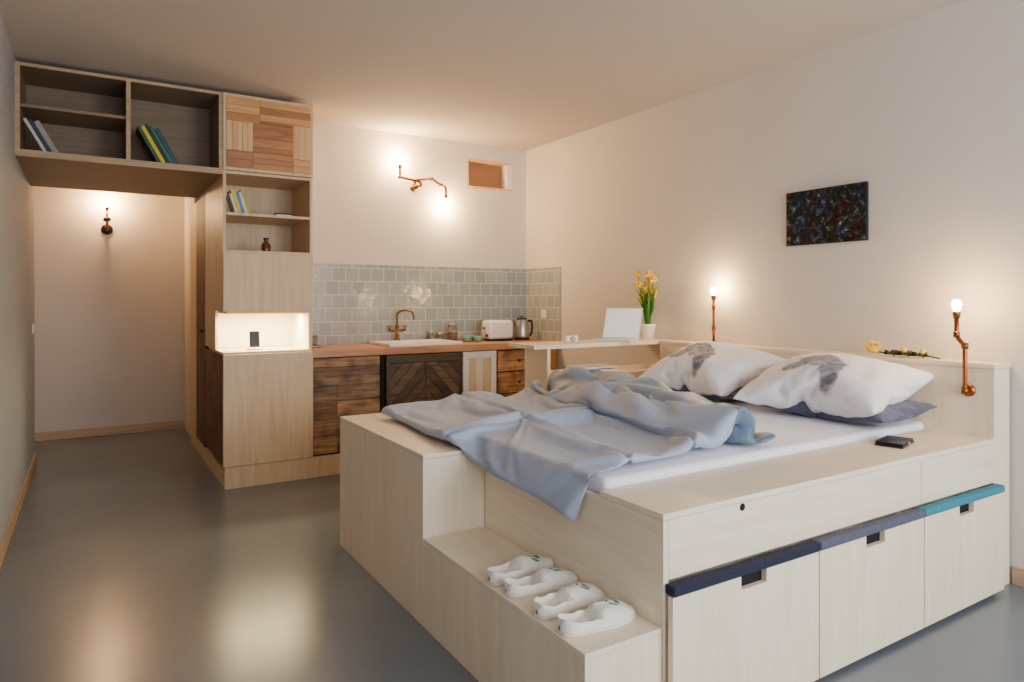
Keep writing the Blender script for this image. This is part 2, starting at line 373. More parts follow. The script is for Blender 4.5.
# ---------------- kitchen ----------------
K=group('kitchen_cabinets',(2.4,5.25,0)); yf=4.99
box('carcass',1.372,3.58,yf+.02,YB-.01,.10,.872,GAP,K,0); box('toe_kick',1.372,3.58,yf+.08,YB-.01,0,.10,GAP,K,0)
box('countertop',1.372,XW-.002,yf-.03,YB-.009,.875,.93,COUNTER,K,.004)
def planks(par,name,x0,x1,z0,z1,n,mats,y,vert=False):
    for k in range(n):
        if vert: a=(x0+(x1-x0)*k/n,x0+(x1-x0)*(k+1)/n,z0,z1)
        else: a=(x0,x1,z0+(z1-z0)*k/n,z0+(z1-z0)*(k+1)/n)
        box('%s_%d'%(name,k),a[0]+.001,a[1]-.001,y,y+.02,a[2]+.001,a[3]-.001,mats[k%len(mats)],par,.002)
planks(K,'door_a_top',1.38,1.895,.66,.868,3,[OLD[1],OLD[3],OLD[0]],yf)
planks(K,'door_a_left',1.38,1.56,.16,.66,4,[OLD[2],OLD[0],OLD[3],OLD[1]],yf-.003); planks(K,'door_a_mid',1.56,1.895,.30,.66,3,[OLD[0],OLD[2],OLD[1]],yf); planks(K,'door_a_low',1.56,1.895,.16,.30,2,[OLD[3],OLD[0]],yf-.004)
planks(K,'gap_shade_strip',1.90,1.93,.10,.868,1,[GAP],yf)  # dark strip painting the shade of a gap between the doors
def herring(par,x0,x1,z0,z1,y):
    cx=(x0+x1)/2; mats=DARK
    for side in (0,1):
        ang=R(48 if side==0 else -48); xa,xb=(x0,cx) if side==0 else (cx,x1)
        wd=.07
        for k in range(-12,13):
            sub=bmesh.new(); bmesh.ops.create_cube(sub,size=1)
            M=Matrix.Translation((((xa+xb)/2),y+.01,(z0+z1)/2))@Matrix.Rotation(-ang,4,'Y')@Matrix.Translation((0,0,k*wd))@Matrix.Diagonal((1.6,.016,wd-.004,1))
            bmesh.ops.transform(sub,matrix=M,verts=sub.verts)
            for co,no in (((xa+.002,0,0),(-1,0,0)),((xb-.002,0,0),(1,0,0)),((0,0,z0),(0,0,-1)),((0,0,z1),(0,0,1))):
                bmesh.ops.bisect_plane(sub,geom=sub.verts[:]+sub.edges[:]+sub.faces[:],plane_co=co,plane_no=no,clear_outer=True)
                if sub.verts:
                    ed=[e for e in sub.edges if e.is_boundary]
                    if ed: bmesh.ops.holes_fill(sub,edges=ed)
            if sub.verts:
                me=D.meshes.new('slat'); sub.to_mesh(me); me.materials.append(mats[k%3]); link(D.objects.new('herringbone_%d_%d'%(side,k+12),me),par)
            sub.free()
herring(K,1.97,2.59,.16,.80,yf-.004)
box('door_b_back',1.95,2.60,yf+.006,yf+.02,.12,.868,GAP,K,0)
for n,a in (('fr_l',(1.945,1.97,.12,.868)),('fr_r',(2.585,2.605,.12,.868)),('fr_t',(1.97,2.585,.805,.868)),('fr_b',(1.97,2.585,.12,.155))): box('door_b_'+n,a[0],a[1],yf-.008,yf+.006,a[2],a[3],DARK[1],K,.002)
for n,a in (('l',(2.62,2.675,.12,.868)),('r',(2.885,2.94,.12,.868)),('t',(2.675,2.885,.81,.868)),('b',(2.675,2.885,.12,.18))): box('white_door_frame_'+n,a[0],a[1],yf-.006,yf+.02,a[2],a[3],PAINT,K,.003)
planks(K,'white_door_panel',2.675,2.885,.18,.81,3,[PLYT,PLYZ],yf+.004,True)
for i in range(4): planks(K,'drawer_front',2.955,3.40,.12+i*.188,.30+i*.188,2,DRW,yf-.004)
for i in range(4): lathe('knob_%d'%i,[(.001,0),(.008,0),(.013,.014),(.001,.018)],(3.17,yf-.004,.21+i*.188),BLACK,K,12,(0,-1,0))
planks(K,'filler',3.42,3.58,.12,.868,1,[PINE[2]],yf)
g=group('kitchen_sink',(2.3,5.22,.93))
sx0,sx1,sy0,sy1=1.98,2.62,5.0,5.45
def frame(par,name,x0,x1,y0_,y1_,z0,z1,t,m):
    box(name+'_f',x0,x1,y0_,y0_+t,z0,z1,m,par,.005); box(name+'_b',x0,x1,y1_-t,y1_,z0,z1,m,par,.005)
    box(name+'_l',x0,x0+t,y0_+t,y1_-t,z0,z1,m,par,.005); box(name+'_r',x1-t,x1,y0_+t,y1_-t,z0,z1,m,par,.005)
frame(g,'rim',sx0,sx1,sy0,sy1,.931,.955,.035,WHITE); box('basin_floor',sx0+.035,sx1-.035,sy0+.035,sy1-.035,.9305,.934,WHITE,g,0)
box('drainer',2.4,2.585,5.085,5.415,.934,.944,WHITE,g,.003)
g=group('brass_faucet',(2.22,5.44,.95))
lathe('base',[(.001,0),(.03,0),(.028,.012),(.015,.02),(.013,.10),(.018,.105),(.018,.12),(.01,.13),(.001,.13)],(2.22,5.44,.955),BRASS,g)
tube('spout',[(2.22,5.44,1.07),(2.22,5.44,1.19),(2.27,5.40,1.215),(2.33,5.35,1.20),(2.335,5.345,1.13)],.009,BRASS,g,.05)
tube('crossbar',[(2.15,5.44,1.04),(2.29,5.44,1.04)],.008,BRASS,g)
for i,x in enumerate((2.15,2.29)):
    lathe('valve_%d'%i,[(.001,0),(.011,0),(.011,.03),(.001,.032)],(x,5.44,1.035),BRASS,g,14)
    tube('handle_x%d'%i,[(x-.028,5.44,1.075),(x+.028,5.44,1.075)],.005,BRASS,g); tube('handle_y%d'%i,[(x,5.412,1.075),(x,5.468,1.075)],.005,BRASS,g)
g=group('toaster',(3.13,5.3,.93)); TO=mat('cream_enamel',(238,236,230),.25,var=.01,coat=.5)
rbox('body',3.0,3.27,5.22,5.38,.945,1.12,TO,g,.04)
box('base',3.01,3.26,5.225,5.375,.93,.95,BLACK,g,.004)
for i,y in enumerate((5.27,5.32)): box('slot_%d'%i,3.04,3.23,y-.008,y+.008,1.117,1.1215,BLACK,g,0)
box('lever',2.985,3.0,5.285,5.315,1.04,1.055,BLACK,g,.003); lathe('dial',[(.001,0),(.014,0),(.012,.01),(.001,.011)],(3.0,5.25,.985),BLACK,g,16,(-1,0,0))
g=group('electric_kettle',(3.40,5.3,.93))
lathe('base',[(.001,0),(.075,0),(.075,.015),(.001,.018)],(3.40,5.3,.93),BLACK,g)
lathe('body',[(.001,0),(.07,0),(.072,.02),(.066,.1),(.052,.165),(.05,.17),(.001,.17)],(3.40,5.3,.948),STEEL,g)
lathe('lid',[(.05,0),(.048,.01),(.03,.02),(.008,.022),(.01,.035),(.001,.038)],(3.40,5.3,1.118),BLACK,g)
tube('handle',[(3.45,5.3,1.10),(3.51,5.3,1.11),(3.52,5.3,1.03),(3.50,5.3,.97),(3.46,5.3,.97)],.011,BLACK,g,.03)
prism('spout',[(3.352,1.11),(3.32,1.10),(3.345,1.05)],'Y',5.285,5.315,STEEL,g)
def jar(x,y,h,r,fill):
    g=group('glass_storage_jar',(x,y,.93))
    lathe('glass',[(.001,0),(r,0),(r,h*.8),(r*.8,h*.9),(r*.8,h),(.001,h)],(x,y,.93),GLASS,g)
    lathe('contents',[(.001,.004),(r*.93,.004),(r*.93,h*.55),(.001,h*.6)],(x,y,.93),fill,g); lathe('lid',[(.001,0),(r*.9,0),(r*.9,.02),(.001,.022)],(x,y,.93+h),STEEL,g)
GR=mat('dried_grain',(150,110,66),.8,var=.3,scale=80); PE=mat('green_herb',(90,110,70),.8,var=.3,scale=80)
jar(2.74,5.42,.14,.045,GR); jar(2.55,5.47,.08,.035,PE); jar(2.64,5.47,.06,.03,GR)
MG=mat('celadon_glaze',(120,168,150),.25,var=.05)
def mug(x,y):
    g=group('green_mug',(x,y,.93)); lathe('cup',[(.001,0),(.03,0),(.038,.03),(.04,.05),(.036,.05),(.028,.01),(.001,.008)],(x,y,.93),MG,g)
    tube('handle',[(x+.036,y,.968),(x+.06,y,.97),(x+.055,y,.945),(x+.033,y,.945)],.004,MG,g,.015)
mug(2.82,5.3); mug(2.90,5.38); mug(2.90,5.24)
lathe('steel_dish',[(.001,0),(.07,0),(.08,.012),(.076,.012),(.066,.004),(.001,.004)],(1.48,5.35,.93),STEEL); lathe('drinking_glass',[(.001,.0),(.03,.0),(.035,.085),(.032,.085),(.028,.008),(.001,.008)],(1.48,5.35,.9345),GLASS)

# ---------------- lamps ----------------
def bulb(par,p,axis=(0,0,1),s=1):
    lathe('socket',[(.001,-.045),(.014,-.045),(.017,-.02),(.015,-.012),(.001,-.012)],p,BRASS,par,16,axis)
    lathe('bulb',[(.001,-.014),(.012,-.012),(.018*s,.010),(.021*s,.024),(.016*s,.038),(.001,.043)],p,BULB,par,18,axis)
g=group('copper_pipe_wall_lamp',(2.47,YB,2.3))
yy=YB-.075
def kp(u,v,d=yy):
    t=(u-512)/676; k=d/(.8495-.5277*t); return ((.8495*t+.5277)*k, d, 1.3+k*(300-v)/676)
tube('pipe_left',[kp(400,167),kp(400,177),kp(421,182),kp(421,188)],.011,COPPER,g,.03)
tube('pipe_right',[kp(415,188),kp(415,180),kp(432,179),kp(441,185),kp(446,187),kp(446,196)],.011,COPPER,g,.03)
c=kp(417,187); tube('wall_stub',[c,(c[0],YB,c[2])],.011,BRASS,g); lathe('flange',[(.001,0),(.032,0),(.032,.008),(.016,.014),(.001,.014)],(c[0],YB,c[2]),BRASS,g,20,(0,-1,0))
lathe('tee',[(.001,-.03),(.018,-.03),(.018,.03),(.001,.03)],c,BRASS,g,16,(1,0,0))
for k in (kp(400,177),kp(441,185),kp(432,179)): lathe('elbow',[(.001,-.014),(.015,-.014),(.015,.014),(.001,.014)],k,BRASS,g,16,(1,0,0))
p1=kp(400,163); p2=kp(446,200); bulb(g,p1); bulb(g,p2,(0,0,-1))
plight('kitchen_bulb_light',(p1[0],yy,p1[2]+.02),80); plight('kitchen_bulb_light.001',(p2[0],yy,p2[2]-.03),58)
g=group('hall_wall_sconce',(.25,HY,2.1)); hx=kp(107,0,HY)[0]
lathe('flange',[(.001,0),(.05,0),(.05,.01),(.02,.02),(.001,.02)],(hx,HY,1.98),BLACK,g,20,(0,-1,0))
tube('arm',[(hx,HY,1.98),(hx,HY-.10,1.98),(hx,HY-.10,2.16)],.013,COPPER,g,.03)
lathe('cup',[(.001,0),(.03,0),(.035,.02),(.02,.04),(.001,.04)],(hx,HY-.1,2.05),BLACK,g)
bulb(g,(hx,HY-.10,2.2),(0,0,1),1.2); plight('hall_bulb_light',(hx,HY-.10,2.23),85,(1,.58,.25))
def bedlamp(x,y,zb_,zt_,onledge):
    g=group('copper_pipe_bedside_lamp',(x,y,zb_))
    if onledge:
        lathe('flange',[(.001,0),(.035,0),(.034,.006),(.016,.014),(.001,.014)],(x,y,zb_),COPPER,g)
        tube('pipe',[(x,y,zb_+.01),(x,y,zt_-.07)],.009,COPPER,g,.02)
        for k,z in enumerate((zb_+.10,zt_-.12)): lathe('fitting_%d'%k,[(.001,-.014),(.013,-.014),(.013,.014),(.001,.014)],(x,y,z),BRASS,g,16)
    else:
        lathe('flange',[(.001,0),(.03,0),(.029,.006),(.016,.014),(.001,.014)],(3.429,y,zb_),COPPER,g,24,(-1,0,0))
        tube('pipe',[(3.43,y,zb_),(x,y,zb_),(x,y,zt_-.20),(x,y+.035,zt_-.16),(x,y+.035,zt_-.05)],.010,COPPER,g,.02)
        for k,z in enumerate((zb_,zt_-.2)): lathe('fitting_%d'%k,[(.001,-.014),(.0145,-.014),(.0145,.014),(.001,.014)],(x,y,z),BRASS,g,16)
        lathe('fitting_top',[(.001,-.014),(.014,-.014),(.014,.014),(.001,.014)],(x,y+.035,zt_-.15),BRASS,g,16)
        y=y+.035
    bulb(g,(x,y,zt_-.03)); plight('bedside_bulb_light',(x,y,zt_),16 if onledge else 13,r=.03)
bedlamp(3.51,3.11,1.013,1.375,True); bedlamp(3.395,1.535,.885,1.29,False)

# ---------------- wall picture ----------------
def picmat():
    m,nt,b=nm('night_garden_print'); tc=nt.nodes.new('ShaderNodeTexCoord')
    n=nt.nodes.new('ShaderNodeTexNoise'); n.inputs['Scale'].default_value=30; n.inputs['Detail'].default_value=10; n.inputs['Roughness'].default_value=.75; n.inputs['Distortion'].default_value=.3
    n2=nt.nodes.new('ShaderNodeTexNoise'); n2.inputs['Scale'].default_value=9; n2.inputs['Detail'].default_value=2
    nt.links.new(tc.outputs['Object'],n.inputs['Vector']); nt.links.new(tc.outputs['Object'],n2.inputs['Vector'])
    r=nt.nodes.new('ShaderNodeValToRGB'); cr=r.color_ramp; cr.elements[0].position=.44; cr.elements[0].color=lin((12,13,18)); cr.elements[1].position=.68; cr.elements[1].color=lin((215,222,235))
    e=cr.elements.new(.53); e.color=lin((46,50,58)); e=cr.elements.new(.6); e.color=lin((105,112,122))
    nt.links.new(n.outputs['Fac'],r.inputs['Fac'])
    r2=nt.nodes.new('ShaderNodeValToRGB'); c2=r2.color_ramp; c2.elements[0].position=.38; c2.elements[0].color=lin((150,175,230)); c2.elements[1].position=.62; c2.elements[1].color=lin((255,110,100)); e=c2.elements.new(.46); e.color=lin((225,235,235)); e=c2.elements.new(.54); e.color=lin((160,200,150))
    nt.links.new(n2.outputs['Fac'],r2.inputs['Fac'])
    mx=nt.nodes.new('ShaderNodeMixRGB'); mx.blend_type='MULTIPLY'; mx.inputs[0].default_value=1
    nt.links.new(r.outputs['Color'],mx.inputs[1]); nt.links.new(r2.outputs['Color'],mx.inputs[2]); nt.links.new(mx.outputs[0],b.inputs['Base Color'])
    b.inputs['Roughness'].default_value=.6; b.inputs['Specular IOR Level'].default_value=.2; return m
g=group('wall_picture',(XW,2.35,1.62))
box('canvas',XW-.022,XW,2.10,2.60,1.625,1.945,BLACK,g,.002); box('print',XW-.0235,XW-.022,2.104,2.596,1.629,1.941,picmat(),g,0)

# ---------------- bed ----------------
B=group('platform_bed_with_drawers',(2.4,2.5,0))
bx0,bx1,by0,by1,bz=1.40,3.43,1.43,3.53,.68; sx=1.118
prism('stair_side_box',[(by0,0.0),(2.47,0),(by1,0),(by1,bz-.016),(2.47,bz-.016),(2.47,.333),(by0,.333)],'X',sx,bx0-.002,PLYZ,B,.002)
box('step_tread',sx,bx0-.002,by0,2.469,.334,.352,PLYY,B,.002)
box('tall_tread',sx,bx0-.002,2.470,by1,.665,.682,PLYY,B,.002)
box('bed_side_panel',bx0,bx0+.02,by0-.004,by1-.021,0,.661,PLYY,B,.001); box('bed_far_panel',bx0+.02,bx1,by1-.02,by1,0,.66,PLYX,B)
box('front_band',bx0+.021,bx1,by0-.004,by0+.016,.487,.661,PLYX,B,.001)
box('top_board',bx0,bx1,by0-.004,1.715,.662,bz+.001,PLYX,B,.0015)
box('band_seam_a',2.80,2.803,by0-.0048,by0,.49,.66,EDGE,B,0)
box('inner_frame',bx0+.03,bx1,by0+.06,by1-.03,.02,.60,PLYX,B,0)
box('top_far',bx0+.022,bx1,3.40,by1,bz-.018,bz,PLYX,B)
lathe('finger_hole_shade',[(.001,0),(.012,0),(.012,.0012),(.001,.0012)],(1.74,by0-.004,.648),GAP,B,20,(0,-1,0))  # flat dark disc, the hole's shade is put into its colour
dxs=[(1.423,2.085),(2.091,2.757),(2.763,3.428)]; fe=[NAVY,GREYB,TEAL]; yd=1.392
for i,(a,b_) in enumerate(dxs):
    c=(a+b_)/2 ; hw=.06
    if i==0: a=1.404
    box('drawer_%d_low'%i,a,b_,yd,yd+.02,.02,.408,PLYZ,B,.001)
    box('drawer_%d_l'%i,a,c-hw,yd,yd+.02,.4085,.45,PLYZ,B,0); box('drawer_%d_r'%i,c+hw,b_,yd,yd+.02,.4085,.45,PLYZ,B,0)
    box('drawer_%d_core'%i,a+.03,b_-.02,yd+.022,by0+.05,.03,.44,GAP,B,0)
    box('drawer_%d_felt'%i,a,b_,yd-.006,by0-.005,.452,.482,fe[i],B,.006)
box('headboard_body',bx1+.001,XW-.015,by0,by1,0,.989,PLYZ,B,.002); box('headboard_cap',bx1-.004,XW-.002,by0-.002,by1+.002,.99,1.012,PLYY,B,.002)
rbox('mattress',bx0+.03,bx1-.008,1.72,3.38,.61,.712,SHEET,None,.022)
# desk
g=group('bar_desk_shelf',(3.0,3.7,0))
box('top',2.37,XW-.002,3.55,3.86,.985,1.012,PLYX,g,.003); box('side_panel',2.485,2.51,3.57,3.84,0,.985,PLYZ,g,.003)
box('lower_shelf',2.51,XW-.002,3.57,3.84,.795,.815,PLYX,g,.003); box('support_rail',2.51,XW-.002,3.82,3.84,.02,.08,PLYX,g,.003)
g=group('paper_stack',(3.0,3.68,.815))
PAP=mat('paper',(235,232,226),.8,var=.03,scale=20)
for i in range(5): box('sheet_%d'%i,2.78+random.random()*.03,3.06+random.random()*.03,3.59,3.8,.8155+i*.006,.8205+i*.006,[PAP,PAP,NAVY,PAP,PAP][i],g,.001)
g=group('laptop',(3.2,3.7,1.0125)); LA=mat('silver_laptop',(228,227,223),.4,var=.01); SCR=mat('laptop_screen',(235,238,240),.2,var=.01,emit=(240,240,245),estr=.35)
Mz=Matrix.Translation((3.21,3.70,1.0125))@Matrix.Rotation(R(118),4,'Z')
def xf(o,M): o.data.transform(M)
xf(box('base',-.14,.14,.0,.19,0,.014,LA,g,.004),Mz)
ML=Mz@Matrix.Translation((0,0,.010))@Matrix.Rotation(R(20),4,'X')
xf(box('lid',-.14,.14,-.006,0,0,.235,LA,g,.003),ML)
xf(box('screen',-.130,.130,.0,.0012,.012,.226,SCR,g,0),ML)
xf(box('keys',-.12,.12,.03,.1,.014,.0155,STEEL,g,0),Mz)
g=group('compact_camera',(2.78,3.7,1.012))
rbox('body',2.72,2.82,3.68,3.72,1.012,1.058,WHITE,g,.008); lathe('lens',[(.001,0),(.018,0),(.018,.016),(.012,.018),(.001,.014)],(2.77,3.68,1.036),STEEL,g,20,(0,-1,0)); lathe('shutter_button',[(.001,0),(.006,0),(.006,.004),(.001,.004)],(2.80,3.7,1.058),STEEL,g,12)
# daffodils
px,py=3.475,3.70
g=group('potted_daffodils',(px,py,1.012))
lathe('pot',[(.001,0),(.042,0),(.056,.095),(.06,.1),(.06,.112),(.052,.112),(.05,.095),(.001,.09)],(px,py,1.012),WHITE,g)
lathe('soil',[(.001,0),(.05,0),(.001,.012)],(px,py,1.105),mat('soil',(60,42,28),.95,var=.3,scale=60),g)
def leaf(par,n,p,dirn,h,bend,w,m):
    V=[];F=[];N=10; side=Vector((-dirn.y,dirn.x,0))
    for i in range(N+1):
        t=i/N; c=Vector(p)+Vector((0,0,h*t-(bend*.6*t**3)))+dirn*bend*t*t; ww=w*(1-t**2.2)*.5+.0008
        V+= [tuple(c-side*ww),tuple(c+side*ww+dirn*.001)]
    F=[(2*i,2*i+1,2*i+3,2*i+2) for i in range(N)]
    return meshobj(n,V,F,m,par,True)
for i in range(44):
    a=random.uniform(0,6.28); d=Vector((math.cos(a),math.sin(a),0)); p=(px+d.x*.02,py+d.y*.02,1.11)
    bd=random.uniform(.02,.12) 
    if d.x>.3: bd=min(bd,.06)
    leaf(g,'leaf_%d'%i,p,d,random.uniform(.16,.36),bd,.018,LEAF)
leaf(g,'leaf_long',(px,py,1.11),Vector((.5,-.85,0)).normalized(),.2,.16,.014,LEAF)
for i in range(12):
    a=i*2.4; d=Vector((math.cos(a),math.sin(a),0)); h=.19+.038*((i*5)%6); r_=.02+.07*((i*3)%4)/4
    if d.x>.2: r_=min(r_,.045)
    top=Vector((px,py,1.11))+Vector((d.x*r_,d.y*r_,h)); tube('stem_%d'%i,[(px+d.x*.01,py+d.y*.01,1.1),tuple((Vector((px,py,1.1))+top)/2+Vector((0,0,.02))),tuple(top)],.003,LEAF,g,.03,8)
    ax=Vector((-.4+d.x*.4,-.7+d.y*.4,.35)).normalized()
    lathe('trumpet_%d'%i,[(.002,0),(.008,.004),(.010,.018),(.016,.025),(.013,.022),(.007,.012),(.001,.006)],tuple(top),YEL,g,14,ax)
    q=ax.orthogonal().normalized(); V=[];F=[]
    for k in range(6):
        Rm=Matrix.Rotation(k*math.pi/3,3,ax); u_=Rm@q; s_=ax.cross(u_)
        b0=len(V); V+=[tuple(top+ax*.004),tuple(top+u_*.018+s_*.011+ax*.004),tuple(top+u_*.037-ax*.001),tuple(top+u_*.018-s_*.011+ax*.004)]; F.append((b0,b0+1,b0+2,b0+3))
    meshobj('petals_%d'%i,V,F,YEL,g)
# rose with leaves lying on the headboard ledge
g=group('yellow_rose',(3.47,1.9,1.012)); DL=mat('dried_leaf',(50,62,34),.7,var=.3,scale=40); RO=mat('yellow_rose_petals',(232,186,60),.6,var=.2,scale=30)
tube('stem',[(3.47,2.02,1.036),(3.47,1.92,1.026),(3.49,1.80,1.032),(3.47,1.68,1.018)],.004,DL,g,.03,8)
for (yc,side) in ((1.93,-1),(1.90,1),(1.86,-1),(1.83,1),(1.79,-1),(1.76,1)):
    for k in range(3):
        d=Vector((.5*side,-.8+.5*k,0)).normalized()
        leaf(g,'leaf_%d_%d'%(int(yc*100),k),(3.475,yc,1.02),d,.03+.012*k,.06,.038,DL)
for k in range(4):
    r_=.038-.008*k
    lathe('petal_whorl_%d'%k,[(.001,0),(r_*.6,.002),(r_,.014+.005*k),(r_*.95,.032+.004*k),(r_*.82,.031+.004*k),(r_*.8,.014+.006*k),(.001,.008)],(3.465,2.01,1.042),RO,g,14,(-.45,-.55,.7))
for i,(y,r_) in enumerate(((1.84,.016),(1.75,.015))):
    lathe('bud_%d'%i,[(.001,0),(r_*.7,r_*.3),(r_,r_),(r_*.6,r_*1.7),(.001,r_*1.9)],(3.455,y,1.035),RO,g,14)
g=group('black_wallet',(2.93,1.6,.6815))
MW=Matrix.Translation((2.93,1.60,.6815))@Matrix.Rotation(.25,4,'Z')
xf(rbox('lower_half',-.09,.09,-.055,.055,0,.010,BLACK,g,.004),MW)
xf(rbox('upper_half',-.086,.088,-.052,.054,.0102,.019,BLACK,g,.004),MW)
xf(box('clasp',-.012,.012,-.058,-.05,.004,.017,STEEL,g,.002),MW)

# ---------------- pillows ----------------
def printmat():
    m,nt,b=nm('printed_pillowcase'); tc=nt.nodes.new('ShaderNodeTexCoord')
    def blob(lx,ly,sxx,syy,lo,hi,rz=0):
        mp=nt.nodes.new('ShaderNodeMapping'); mp.vector_type='TEXTURE'; mp.inputs['Location'].default_value=(lx,ly,0); mp.inputs['Rotation'].default_value=(0,0,rz); mp.inputs['Scale'].default_value=(sxx,syy,1)
        nt.links.new(tc.outputs['Object'],mp.inputs['Vector'])
        n=nt.nodes.new('ShaderNodeTexNoise'); n.inputs['Scale'].default_value=10; n.inputs['Detail'].default_value=5
        nt.links.new(tc.outputs['Object'],n.inputs['Vector'])
        mx=nt.nodes.new('ShaderNodeVectorMath'); mx.operation='MULTIPLY_ADD'; mx.inputs[1].default_value=(1.1,1.1,0)
        nt.links.new(n.outputs['Color'],mx.inputs[0]); nt.links.new(mp.outputs['Vector'],mx.inputs[2])
        s_=nt.nodes.new('ShaderNodeVectorMath'); s_.operation='SUBTRACT'; s_.inputs[1].default_value=(.55,.55,0); nt.links.new(mx.outputs[0],s_.inputs[0])
        m2=nt.nodes.new('ShaderNodeVectorMath'); m2.operation='MULTIPLY'; m2.inputs[1].default_value=(1,1,0); nt.links.new(s_.outputs[0],m2.inputs[0])
        ln=nt.nodes.new('ShaderNodeVectorMath'); ln.operation='LENGTH'; nt.links.new(m2.outputs[0],ln.inputs[0])
        mr=nt.nodes.new('ShaderNodeMapRange'); mr.inputs['From Min'].default_value=lo; mr.inputs['From Max'].default_value=hi; mr.inputs['To Min'].default_value=1; mr.inputs['To Max'].default_value=0
        nt.links.new(ln.outputs['Value'],mr.inputs['Value']); return mr.outputs[0]
    a=blob(0,-.02,.15,.08,.8,1.0,-.4); c=blob(.09,-.11,.06,.10,.75,1.0,.3); d_=blob(-.11,-.08,.08,.06,.75,1.0,.3)
    mx1=nt.nodes.new('ShaderNodeMath'); mx1.operation='MAXIMUM'; nt.links.new(a,mx1.inputs[0]); nt.links.new(c,mx1.inputs[1])
    mxx=nt.nodes.new('ShaderNodeMath'); mxx.operation='MAXIMUM'; nt.links.new(mx1.outputs[0],mxx.inputs[0]); nt.links.new(d_,mxx.inputs[1])
    wv=nt.nodes.new('ShaderNodeTexNoise'); wv.inputs['Scale'].default_value=9; wv.inputs['Detail'].default_value=5; wv.inputs['Distortion'].default_value=2.5
    nt.links.new(tc.outputs['Object'],wv.inputs['Vector'])
    r2=nt.nodes.new('ShaderNodeValToRGB'); r2.color_ramp.elements[0].position=.35; r2.color_ramp.elements[1].position=.65; r2.color_ramp.elements[0].color=lin((84,84,98)); r2.color_ramp.elements[1].color=lin((164,162,172))
    nt.links.new(wv.outputs['Fac'],r2.inputs['Fac'])
    mix=nt.nodes.new('ShaderNodeMixRGB'); mix.inputs[1].default_value=lin((240,237,240)); nt.links.new(mxx.outputs[0],mix.inputs[0]); nt.links.new(r2.outputs['Color'],mix.inputs[2])
    nt.links.new(mix.outputs[0],b.inputs['Base Color']); b.inputs['Roughness'].default_value=.8; b.inputs['Sheen Weight'].default_value=.2
    return m
PRT=printmat()
def pillow(name,loc,rot,sx_,sy_,sz_,m,seed,sag=0):
    me=pme.copy(); me.materials.clear(); me.materials.append(m)
    for v_ in me.vertices:
        x,y,z=v_.co.x-pcx,v_.co.y,v_.co.z-pcz
        wr=.018*noise.noise(Vector((x*4+seed,y*4,seed)))+.008*rid((x*8+y*4+seed,y*7-x*4,seed))+.004*rid((x*14-y*6+seed,y*16+x*5,seed+2))
        v_.co=Vector((x*sx_,y*sy_,z*sz_+wr-sag*(x*x)))
    for p in me.polygons: p.use_smooth=True; p.material_index=0
    o=D.objects.new(name,me); COL.objects.link(o); o.location=loc; o.rotation_euler=rot
    s_=o.modifiers.new('s','SUBSURF'); s_.levels=1; s_.render_levels=1; return o
pillow('slate_pillow',(3.16,1.99,.772),(R(3),0,R(-90)),.94,.86,.48,DBLUE,3)
pillow('slate_pillow',(3.19,2.84,.772),(R(3),0,R(-90)),.90,.80,.48,DBLUE,8)
pillow('printed_pillow',(3.145,2.045,.878),(R(15),0,R(-87)),1.02,1.10,.88,PRT,1,.14)
pillow('printed_pillow',(3.165,2.85,.885),(R(17),0,R(-93)),1.0,1.08,.88,PRT,5,.14)

